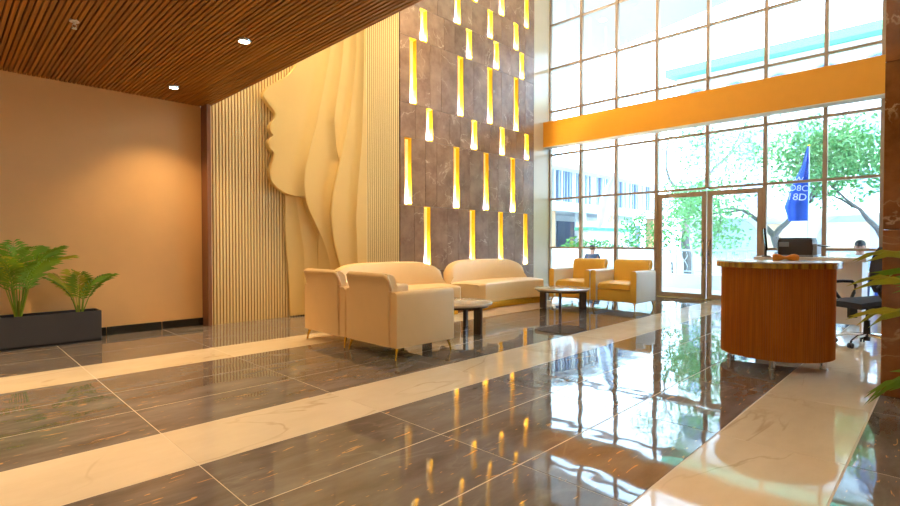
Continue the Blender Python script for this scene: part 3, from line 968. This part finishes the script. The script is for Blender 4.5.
# ------------------------------------------------------------------ planter and palms
pl = thing('planter_box', 'long charcoal rectangular planter against the tan wall', 'planter', (0.875, 6.97, 0))
pm = MB()
hx, hy, ph, th = 0.435, 0.145, 0.345, 0.02
pm.box(-hx, hx, -hy, -hy + th, 0.012, ph, bev=0.003).box(-hx, hx, hy - th, hy, 0.012, ph, bev=0.003)
pm.box(-hx, -hx + th, -hy + th, hy - th, 0.012, ph, bev=0.003).box(hx - th, hx, -hy + th, hy - th, 0.012, ph, bev=0.003)
pm.box(-hx, hx, -hy, hy, 0.0, 0.03).build('box', M['planter'], pl)
MB().box(-hx + th, hx - th, -hy + th, hy - th, 0.03, 0.305).build('soil', M['soil'], pl)

def frond(parent, az, stem, length, rise, droop, nl, ll, mat, base=(0, 0, 0), lean=0.1, lw=0.011, ymax=None):
    """one pinnate leaf: stalk, arching rib and paired leaflets"""
    d = Vector((math.cos(az), math.sin(az), 0))
    side = Vector((-math.sin(az), math.cos(az), 0))
    pts = []
    p = Vector(base)
    n = 14
    el = PI / 2 - lean
    tot = stem + length
    for i in range(n + 1):
        pts.append(p.copy())
        u = i / n
        s0 = stem / tot
        if u > s0:
            el -= droop / n / (1 - s0)
        p = p + (d * math.cos(el) + Vector((0, 0, 1)) * math.sin(el)) * (tot / n)
    mb = MB()
    mb.tube(pts, [0.006 - 0.0045 * i / n for i in range(n + 1)], 5)
    for j in range(nl):
        u = stem / tot + (1 - stem / tot) * (0.04 + 0.96 * j / (nl - 1))
        f = min(u * n, n - 0.001)
        i = int(f)
        q = pts[i].lerp(pts[i + 1], f - i)
        tdir = (pts[i + 1] - pts[i]).normalized()
        v = j / (nl - 1)
        L = ll * (0.45 + 1.1 * math.sin(PI * (0.15 + 0.75 * v))) * 0.72
        for s in (-1, 1):
            out = (tdir * (0.5 + 0.45 * v + random.uniform(-0.1, 0.1)) + side * s * (1.0 - 0.4 * v) + Vector((0, 0, 0.25 - 0.35 * v + random.uniform(-0.12, 0.12)))).normalized()
            nrm = out.cross(tdir).normalized()
            wv = out.cross(nrm).normalized() * lw
            a = q
            b = q + out * L * 0.5 + wv + Vector((0, 0, -0.03 * L))
            c = q + out * L + Vector((0, 0, -0.30 * L))
            e = q + out * L * 0.5 - wv + Vector((0, 0, -0.03 * L))
            vs = [mb.bm.verts.new(x) for x in (a, b, c, e)]
            mb.bm.faces.new((vs[0], vs[1], vs[2]))
            mb.bm.faces.new((vs[0], vs[2], vs[3]))
    if ymax:
        for v in mb.bm.verts:                 # leaves bend away from the wall behind
            if v.co.y > 0:
                v.co.y = ymax * (1 - math.exp(-v.co.y / ymax))
    return mb.build('frond', mat, parent)

def palm(label, loc, n, h, spread, seed, mats, canes=3, ll=0.16, stem=0.3):
    t = thing('palm_plant', label, 'plant', loc, 0, 'feathery palms')
    random.seed(seed)
    for i in range(n):
        az = 2 * PI * i / n + random.uniform(-0.3, 0.3)
        k = random.uniform(0.7, 1.0)
        frond(t, az, stem * k * h, h * (0.62 + 0.25 * random.random()) * spread, 0, random.uniform(0.6, 1.5), 15, ll * k * 1.2, random.choice(mats), (0.02 * math.cos(az), 0.02 * math.sin(az), 0.0), random.uniform(0.04, 0.34), 0.0055, 0.2)
    for i in range(canes):
        a = 2 * PI * i / canes
        MB().tube([(0.02 * math.cos(a), 0.02 * math.sin(a), 0), (0.03 * math.cos(a), 0.03 * math.sin(a), 0.22 * h)], [0.012, 0.008], 6).build('cane', M['cane'], t)
    return t
palm('tall green palm at the left end of charcoal planter', (0.60, 6.95, 0.305), 17, 0.88, 0.80, 3, [M['palm'], M['palm'], M['palm_light']], 5, 0.20, 0.45)
palm('small green palm at the right end of charcoal planter', (1.13, 6.96, 0.305), 8, 0.48, 0.95, 12, [M['palm'], M['palm_light']], 3, 0.15, 0.42)
pt = thing('plant_pot', 'pale round pot of the palm beyond right edge', 'pot', (3.64, -0.28, 0))
n = 28
ring = lambda r, z: [(r * math.cos(2 * PI * k / n), r * math.sin(2 * PI * k / n), z) for k in range(n)]
MB().rings([ring(0.13, 0), ring(0.16, 0.02), ring(0.20, 0.34), ring(0.205, 0.36), ring(0.185, 0.36), ring(0.18, 0.31)]).build('pot_body', M['pot'], pt, smooth=True)
MB().rings([ring(0.17, 0.27), ring(0.179, 0.312)]).build('soil', M['soil'], pt)
tp_ = thing('palm_plant', 'yellowish palm reaching in from the right edge before marble column', 'plant', (3.64, -0.28, 0.312), 0, 'feathery palms')
random.seed(21)
for (az, lean, stem, ln, dr) in ((1.75, 0.22, 0.40, 0.62, 1.35), (1.5, 0.38, 0.34, 0.55, 1.25), (1.95, 0.50, 0.26, 0.52, 1.2), (1.65, 0.85, 0.02, 0.52, 1.3), (2.6, 0.35, 0.35, 0.6, 1.4), (1.0, 0.35, 0.35, 0.6, 1.4), (3.3, 0.4, 0.3, 0.6, 1.4), (4.3, 0.4, 0.3, 0.6, 1.3), (5.3, 0.35, 0.3, 0.6, 1.3), (0.1, 0.4, 0.3, 0.6, 1.3)):
    frond(tp_, az, stem, ln, 0, dr, 8, 0.28, random.choice([M['palm_light'], M['palm_light'], M['palm']]), (0, 0, 0), lean, 0.0032)
# ------------------------------------------------------------------ outside
gz = -0.15
struct(MB().box(XG + 0.35, 60, -40, 45, gz - 0.2, gz).build('ground', M['paving']), 'pale paved ground outside')
struct(MB().box(XG + 0.06, 13.2, -12, 16, gz, -0.02).build('porch_floor', M['out_white']), 'white porch floor outside the glass doors')
struct(MB().prism([(10.95, 16), (18.9, 16), (15.0, 0.9), (13.5, -4.5), (10.95, -4.5)], 8.0, 8.25).build('porch_canopy', M['canopy']), 'white canopy soffit outside the upper windows')
pcl = thing('downlight', 'small downlight in the outside canopy soffit', 'ceiling light', (14.55, 7.71, 8.0), 0, 'recessed downlights')
MB().cyl((0, 0), 0.10, -0.006, 0.004, 16).build('lens', M['lamp'], pcl)

# low wall with railing beyond the doors
lw = tag(MB().box(13.2, 13.5, 0.2, 5.9, gz, 0.33, bev=0.01).build('planter_wall', M['out_white']), 'low white wall under the railing beyond glass doors', 'wall')
rl = thing('railing', 'pale metal railing with looped balusters on low white wall', 'railing', (13.35, 3.0, 0.33))
MB().box(-0.025, 0.025, -2.8, 2.85, 0.58, 0.63, bev=0.006).build('top_rail', M['rail_white'], rl)
MB().box(-0.015, 0.015, -2.8, 2.85, 0.06, 0.085).build('bottom_rail', M['rail_white'], rl)
pme = MB().box(-0.018, 0.018, -0.018, 0.018, 0, 0.58).mesh('post', M['rail_white'])
lme = MB().tube([(0, -0.06, 0.085), (0, -0.075, 0.2), (0, -0.02, 0.32), (0, 0.02, 0.36), (0, 0.075, 0.46), (0, 0.05, 0.56)], 0.010, 6).tube([(0, 0.06, 0.085), (0, 0.075, 0.2), (0, 0.02, 0.32), (0, -0.02, 0.36), (0, -0.075, 0.46), (0, -0.05, 0.56)], 0.010, 6).mesh('baluster', M['rail_white'])
for i in range(15):
    inst('post', pme, rl, (0, -2.75 + i * 0.395, 0))
    if i < 14:
        inst('baluster', lme, rl, (0, -2.75 + i * 0.395 + 0.2, 0))

# garden wall, hedge and green-topped kiosk wall outside the left windows
tag(MB().box(14.9, 15.15, 6.05, 13.0, gz, 0.95, bev=0.01).build('garden_wall', M['out_white']), 'white garden wall outside behind the yellow armchairs', 'wall')
gw = thing('pavilion_wall', 'pale pavilion wall with a green coping outside the left windows', 'wall', (17.5, 9.9, gz))
MB().box(-0.3, 3.2, -0.2, 0.2, 0, 1.75).build('wall_body', M['out_white'], gw)
MB().box(-0.4, 3.3, -0.3, 0.3, 1.75, 1.87).build('coping', M['out_green'], gw)
MB().box(-0.36, 3.26, -0.26, 0.26, 1.87, 2.1).build('parapet', M['out_white'], gw)

def leaves(mb, c, rx, ry, rz, n, size):
    for _ in range(n):
        while True:
            q = Vector((random.uniform(-1, 1), random.uniform(-1, 1), random.uniform(-1, 1)))
            if 0.25 < q.length < 1:
                break
        p = Vector((c[0] + q.x * rx, c[1] + q.y * ry, c[2] + q.z * rz))
        a = Vector((random.gauss(0, 1), random.gauss(0, 1), random.gauss(0, 1))).normalized()
        b = a.cross(Vector((random.gauss(0, 1), random.gauss(0, 1), random.gauss(0, 1)))).normalized()
        s = size * random.uniform(0.6, 1.3)
        vs = [mb.bm.verts.new(p + v) for v in (a * s, b * s * 0.45, -a * s, -b * s * 0.45)]
        mb.bm.faces.new(vs)

random.seed(5)
hd = thing('hedge', 'green flowering hedge above the white garden wall', 'hedge', (15.7, 8.2, gz))
mb = MB()
for i in range(12):
    leaves(mb, (random.uniform(-0.1, 0.3), -2.2 + i * 0.31, random.uniform(0.85, 1.15) + (0.55 if i < 6 else 0)), 0.35, 0.35, 0.38 + (0.25 if i < 6 else 0), 120, 0.07)
f = mb.build('foliage', M['hedge'], hd); f['kind'] = 'stuff'
mb = MB()
for i in range(5):
    leaves(mb, (-0.1, -2.0 + i * 0.6, random.uniform(1.1, 1.6)), 0.4, 0.4, 0.35, 12, 0.05)
f = mb.build('blossom', M['flower'], hd); f['kind'] = 'stuff'
mb = MB()
for i in range(10):
    yy = -2.2 + i * 0.45
    mb.tube([(0.1, yy, 0), (0.12, yy + 0.05, 0.7)], 0.03, 6)
mb.build('stems', M['bark'], hd)

# slatted building on the left (its long side runs away from the window)
b1 = thing('slatted_building', 'pale low building with bluish vertical louvres outside the left windows', 'building', (19.0, 10.6, gz))
x0, x1 = -6.0, 6.0
MB().box(x0, x1, 1.2, 6, 0, 3.9).build('wall', M['out_white'], b1)
MB().box(x0, x1 + 0.4, -0.7, 6.2, 4.0, 4.2).build('roof', M['out_white'], b1)
MB().box(x0, x1, -0.55, 1.2, 2.45, 2.78).build('balcony_slab', M['out_white'], b1)
MB().box(x0, x1, -0.1, 0.0, 2.78, 4.0).build('louvre_backing', M['out_slate'], b1)
lv = MB().box(-0.05, 0.05, -0.08, 0.0, 2.78, 4.0).mesh('louvre', M['out_white'])
lv2 = MB().box(-0.05, 0.05, -0.08, 0.0, 2.78, 4.0).mesh('louvre', M['out_blue'])
random.seed(9)
xx = x0 + 0.1
while xx < x1:
    inst('louvre', lv if random.random() < 0.45 else lv2, b1, (xx, -0.1, 0)); xx += random.choice((0.16, 0.2, 0.3))
for k in range(6):
    xx = x0 + 0.4 + k * 2.2
    MB().box(xx, xx + 0.28, -0.35, 0.0, 0, 2.45).build('pillar', M['out_wood'] if k % 2 else M['out_white'], b1)
    MB().box(xx + 0.55, xx + 1.9, 1.12, 1.2, 0.3, 2.2).build('window', M['out_slate'], b1)

# far building with green eaves and arched openings (faces the lobby)
b2 = thing('arcade_building', 'large white building with green eaves and arched windows behind the trees', 'building', (25.0, 2.0, gz))
MB().box(0.35, 8, -14, 7.35, 0, 8.9).build('wall', M['out_white'], b2)
ev = MB().prism([(-0.9, 9.0), (8.2, 9.9), (8.2, 10.2), (-0.9, 9.35)], -14.2, 7.6, 'Y').build('roof', M['out_green'], b2)
MB().box(-0.1, 0.35, -14, 7.35, 8.75, 9.05).build('cornice', M['out_white'], b2)
def arch(w, h, n=10):
    pts = [(-w / 2, 0), (w / 2, 0)]
    for k in range(n + 1):
        a = PI * k / n
        pts.append((w / 2 * math.cos(a), h - w / 2 + w / 2 * math.sin(a)))
    return pts
ame = MB().prism(arch(0.9, 1.2), 0.30, 0.36, 'X').mesh('arched_window', M['out_slate'])
sme2 = MB().prism(arch(1.2, 1.38), 0.315, 0.36, 'X').mesh('arch_surround', M['out_blue'])
yy = 6.6
while yy > -13.5:
    inst('arch_surround', sme2, b2, (0, yy, 7.22)); inst('arched_window', ame, b2, (-0.02, yy, 7.3))
    yy -= 1.65
wme = MB().box(0.28, 0.36, -0.5, 0.5, 0, 1.25).mesh('window', M['out_blue'])
for zz in (2.9, 5.0):
    for k in range(9):
        inst('window', wme, b2, (0, 6.4 - k * 2.1, zz))
bme2 = MB().prism(arch(2.2, 2.4), 0.25, 0.36, 'X').mesh('archway', M['out_pale'])
for k in range(5):
    inst('archway', bme2, b2, (0, 5.0 - k * 4.2, 0))
MB().box(0.2, 0.35, 3.1, 3.8, 0, 2.1).build('brick_pier', M['out_brick'], b2)
MB().box(0.2, 0.35, 0.2, 1.7, 0, 2.1).build('brick_pier', M['out_brick'], b2)
MB().box(-1.5, 0.35, -14, 6.8, 2.35, 2.6).build('porch_roof', M['out_white'], b2)

# trees
def branch(mb, p, d, L, r, depth, tips):
    pts, rad = [p.copy()], [r]
    n = 4
    for i in range(n):
        d = (d + Vector((random.gauss(0, 0.13), random.gauss(0, 0.13), random.gauss(0.02, 0.09)))).normalized()
        p = p + d * L / n
        pts.append(p.copy()); rad.append(r * (1 - 0.45 * (i + 1) / n))
    mb.tube(pts, rad, 7)
    if depth == 0:
        tips.append(p); return
    for k in range(random.choice((2, 3))):
        a = random.uniform(0, 2 * PI)
        sp = random.uniform(0.5, 0.95)
        ax = d.orthogonal().normalized()
        ax.rotate(Matrix.Rotation(a, 3, d))
        nd = (d * math.cos(sp) + ax * math.sin(sp) + Vector((0, 0, 0.22))).normalized()
        branch(mb, p, nd, L * random.uniform(0.62, 0.82), rad[-1] * 0.8, depth - 1, tips)
    if depth <= 2:
        tips.append(p)

def tree(label, loc, h, r, dirv, seed, mat, depth=4, nleaf=60, clus=0.55, lsz=0.07, zmin=0.0, crown=None):
    random.seed(seed)
    t = thing('street_tree', label, 'tree', loc, 0, 'trees outside the windows')
    mb = MB()
    tips = []
    branch(mb, Vector((0, 0, 0)), Vector(dirv).normalized(), h, r, depth, tips)
    mb.build('trunk', M['bark'], t, smooth=True)
    mb = MB()
    pts = [p for p in tips if p.z > zmin]
    if crown:
        (cx, cy, cz), (rx, ry, rz), cnt = crown
        for _ in range(cnt):
            a, e, q = random.uniform(0, 2 * PI), random.uniform(-1, 1), random.random() ** 0.4
            c = math.sqrt(1 - e * e)
            pts.append(Vector((cx + rx * q * c * math.cos(a), cy + ry * q * c * math.sin(a), cz + rz * q * e)))
    for p in pts:
        leaves(mb, p, clus, clus, clus * 0.6, nleaf, lsz)
    f = mb.build('foliage', mat, t)
    f['kind'] = 'stuff'
    return t
tree('slender grey-trunked tree seen through the left glass door', (17.0, 5.95, gz), 2.5, 0.17, (0, 0, 1), 4, M['leaf'], 4, 45, 0.6, 0.06, 2.7, ((0, -0.9, 4.1), (1.0, 1.5, 1.0), 26))
tree('leafy tree behind the blue flag', (15.2, 2.95, gz), 1.5, 0.17, (0.0, 0.15, 1), 11, M['leaf2'], 4, 120, 0.75, 0.06)
tree('leafy tree with a leaning branch near the marble column', (14.6, 1.6, gz), 1.3, 0.16, (0.1, -0.55, 1), 17, M['leaf'], 4, 120, 0.75, 0.06)

# flags
def flag(name, label, loc, rz, outline, mat, polez, letters=None):
    """cloth hanging from a pole: outline gives (left, right) extent at fractions of the drop"""
    t = thing('flag', label, 'flag', loc, rz, 'flags outside the windows')
    MB().tube([(0, 0, 0), (0, 0, polez)], 0.014, 8).build('pole', M['rail_white'], t)
    MB().ball((0, 0, polez), 0.025).build('finial', M['gold'], t, smooth=True)
    nu, rows = 14, []
    for i in range(len(outline) * 4 - 3):
        f = i / 4
        a = min(int(f), len(outline) - 2)
        w = f - a
        z, l, r = [outline[a][k] * (1 - w) + outline[a + 1][k] * w for k in range(3)]
        rows.append([(-0.02 + 0.045 * math.sin(j / nu * 9 + z * 2.0) * (0.3 + j / nu), r + (l - r) * j / nu, z) for j in range(nu + 1)])
    mb = MB()
    mb.rings(rows, closed=False, caps=False)
    c = mb.build('cloth', mat, t, smooth='all')
    md = c.modifiers.new('thickness', 'SOLIDIFY'); md.thickness = 0.004
    return t, c

def text_mesh(txt, size):
    cu = bpy.data.curves.new('lettering', 'FONT')
    cu.body = txt
    cu.size = size
    cu.align_x = 'CENTER'
    cu.extrude = 0.002
    o = bpy.data.objects.new('lettering', cu)
    COL.objects.link(o)
    dg = bpy.context.evaluated_depsgraph_get()
    me = bpy.data.meshes.new_from_object(o.evaluated_get(dg))
    bpy.data.objects.remove(o)
    return me
ft, fc = flag('flag', 'blue flag with white lettering outside beside the tree', (12.6, 2.08, gz), 0,
     [(3.24, 0.03, 0.0), (2.85, 0.13, 0.0), (2.45, 0.30, 0.0), (2.02, 0.42, 0.0), (1.72, 0.33, 0.0)], M['flag_blue'], 3.26)
M['white_ink'] = plain('white_ink', srgb(225, 235, 250), 0.8)
for txt, yy, zz, sz in (('W', 0.16, 2.52, 0.16), ('O8C', 0.165, 2.34, 0.17), ('18D', 0.19, 2.15, 0.20)):
    me = text_mesh(txt, sz)
    me.materials.append(M['white_ink'])
    inst('lettering', me, fc, (-0.085, yy, zz), (PI / 2, 0.12, -PI / 2))
flag('flag', 'pale white flag outside the left windows', (13.0, 6.5, gz), 0,
     [(3.2, 0.0, 0.0), (2.9, 0.25, 0.0), (2.5, 0.48, 0.02), (2.1, 0.52, 0.06), (1.8, 0.52, 0.2), (1.68, 0.5, 0.42)], M['flag_white'], 3.25)

# people (seated): one continuous skinned body, hair and clothing as children
def person(label, loc, rz, shirt, scale=1.0):
    t = thing('person', label, 'person', loc, rz)
    t.scale = (scale,) * 3
    def skin(name, verts, edges, radii, mat, root=0, parent=t):
        me = bpy.data.meshes.new(name)
        me.from_pydata(verts, edges, [])
        me.materials.append(mat)
        o = bpy.data.objects.new(name, me)
        COL.objects.link(o)
        o.parent = parent
        md = o.modifiers.new('skin', 'SKIN')
        md.use_smooth_shade = True
        for i, r in enumerate(radii):
            me.skin_vertices[0].data[i].radius = r if isinstance(r, tuple) else (r, r)
        me.skin_vertices[0].data[root].use_root = True
        sb = o.modifiers.new('sub', 'SUBSURF'); sb.levels = 2; sb.render_levels = 2
        return o
    V, E, R = [], [], []
    def add(p, r, frm=None):
        V.append(p); R.append(r)
        if frm is not None:
            E.append((frm, len(V) - 1))
        return len(V) - 1
    pel = add((0, 0, 0.50), (0.15, 0.12))
    wa = add((0, 0, 0.66), (0.135, 0.10), pel)
    ch = add((0.01, 0, 0.84), (0.155, 0.11), wa)
    nk = add((0.01, 0, 0.98), 0.055, ch)
    hd0 = add((0.025, 0, 1.06), (0.068, 0.075), nk)
    hd1 = add((0.03, 0, 1.14), (0.078, 0.09), hd0)
    hd2 = add((0.025, 0, 1.21), (0.06, 0.07), hd1)
    for s in (-1, 1):
        sh_ = add((0.0, 0.17 * s, 0.91), 0.062, ch)
        el = add((0.04, 0.24 * s, 0.68), 0.045, sh_)
        wr = add((0.26, 0.16 * s, 0.60), 0.03, el)
        pm_ = add((0.33, 0.14 * s, 0.59), (0.032, 0.016), wr)
        for q in range(4):
            f1 = add((0.38, (0.14 + 0.022 * (q - 1.5)) * s, 0.588), 0.009, pm_)
            add((0.415 - 0.006 * abs(q - 1.5), (0.14 + 0.024 * (q - 1.5)) * s, 0.572), 0.008, f1)
        th1 = add((0.33, (0.14 - 0.045) * s, 0.59), 0.010, pm_)
        add((0.36, (0.14 - 0.06) * s, 0.58), 0.008, th1)
        hp = add((0.06, 0.10 * s, 0.47), 0.09, pel)
        kn = add((0.46, 0.13 * s, 0.48), 0.065, hp)
        an = add((0.44, 0.13 * s, 0.09), 0.042, kn)
        add((0.58, 0.14 * s, 0.035), 0.035, an)
    body = skin('body', V, E, R, M['skin'])
    skin('shirt', [(0, 0, 0.50), (0, 0, 0.66), (0.01, 0, 0.84), (0.01, 0, 0.955), (0, 0.18, 0.92), (0.03, 0.235, 0.73), (0, -0.18, 0.92), (0.03, -0.235, 0.73)],
         [(0, 1), (1, 2), (2, 3), (2, 4), (4, 5), (2, 6), (6, 7)], [(0.175, 0.145), (0.165, 0.13), (0.185, 0.14), 0.07, 0.085, 0.066, 0.085, 0.066], shirt)
    skin('trousers', [(0, 0, 0.48), (0.07, 0.10, 0.47), (0.46, 0.13, 0.48), (0.45, 0.13, 0.12), (0.07, -0.10, 0.47), (0.46, -0.13, 0.48), (0.45, -0.13, 0.12)],
         [(0, 1), (1, 2), (2, 3), (0, 4), (4, 5), (5, 6)], [0.13, 0.108, 0.08, 0.062, 0.108, 0.08, 0.062], M['trouser'])
    MB().ball((0.01, 0, 1.185), 0.095, 0.088, 0.085).build('hair', M['hair'], t, smooth='all')
    for s in (-1, 1):
        MB().ball((0.118, 0.03 * s, 1.145), 0.008).build('eye', M['hair'], body)
        MB().ball((0.03, 0.088 * s, 1.13), 0.018, 0.01, 0.028).build('ear', M['skin'], body)
    MB().ball((0.125, 0, 1.115), 0.016, 0.012, 0.022).build('nose', M['skin'], body)
    MB().ball((0.112, 0, 1.075), 0.008, 0.024, 0.007).build('mouth', M['flower'], body)
    return t
def bench(label, loc, rz, mat):
    t = thing('bench', label, 'bench', loc, rz)
    MB().box(-0.2, 0.2, -0.55, 0.55, 0.33, 0.38, bev=0.01).build('seat', mat, t)
    for s in (-0.45, 0.45):
        MB().box(-0.16, 0.16, s - 0.04, s + 0.04, 0, 0.33).build('leg', mat, t)
    return t
bench('white bench under the person in pale blue shirt', (12.45, 1.22, -0.02), 0, M['rail_white'])
person('person in pale blue shirt seated outside, behind the white desk', (12.45, 1.22, -0.06), PI, M['shirt'], 0.97)
bench('white bench under the person in dark shirt', (14.3, 7.9, gz), 0, M['rail_white'])
person('person in dark shirt seated outside, seen from behind above armchair', (14.3, 7.9, gz - 0.04), 0, M['shirt_dark'], 0.99)
bs = thing('fabric_screen', 'blue fabric screen standing outside beside the marble column', 'screen', (12.1, 0.72, -0.02))
MB().box(-0.012, 0.012, -0.26, 0.26, 0.06, 1.0, bev=0.004).build('cloth', M['blue_cloth'], bs)
for s in (-0.26, 0.26):
    MB().tube([(0, s, 0), (0, s, 1.02)], 0.016, 8).build('post', M['rail_white'], bs)
    MB().box(-0.18, 0.18, s - 0.02, s + 0.02, 0, 0.02).build('foot', M['rail_white'], bs)
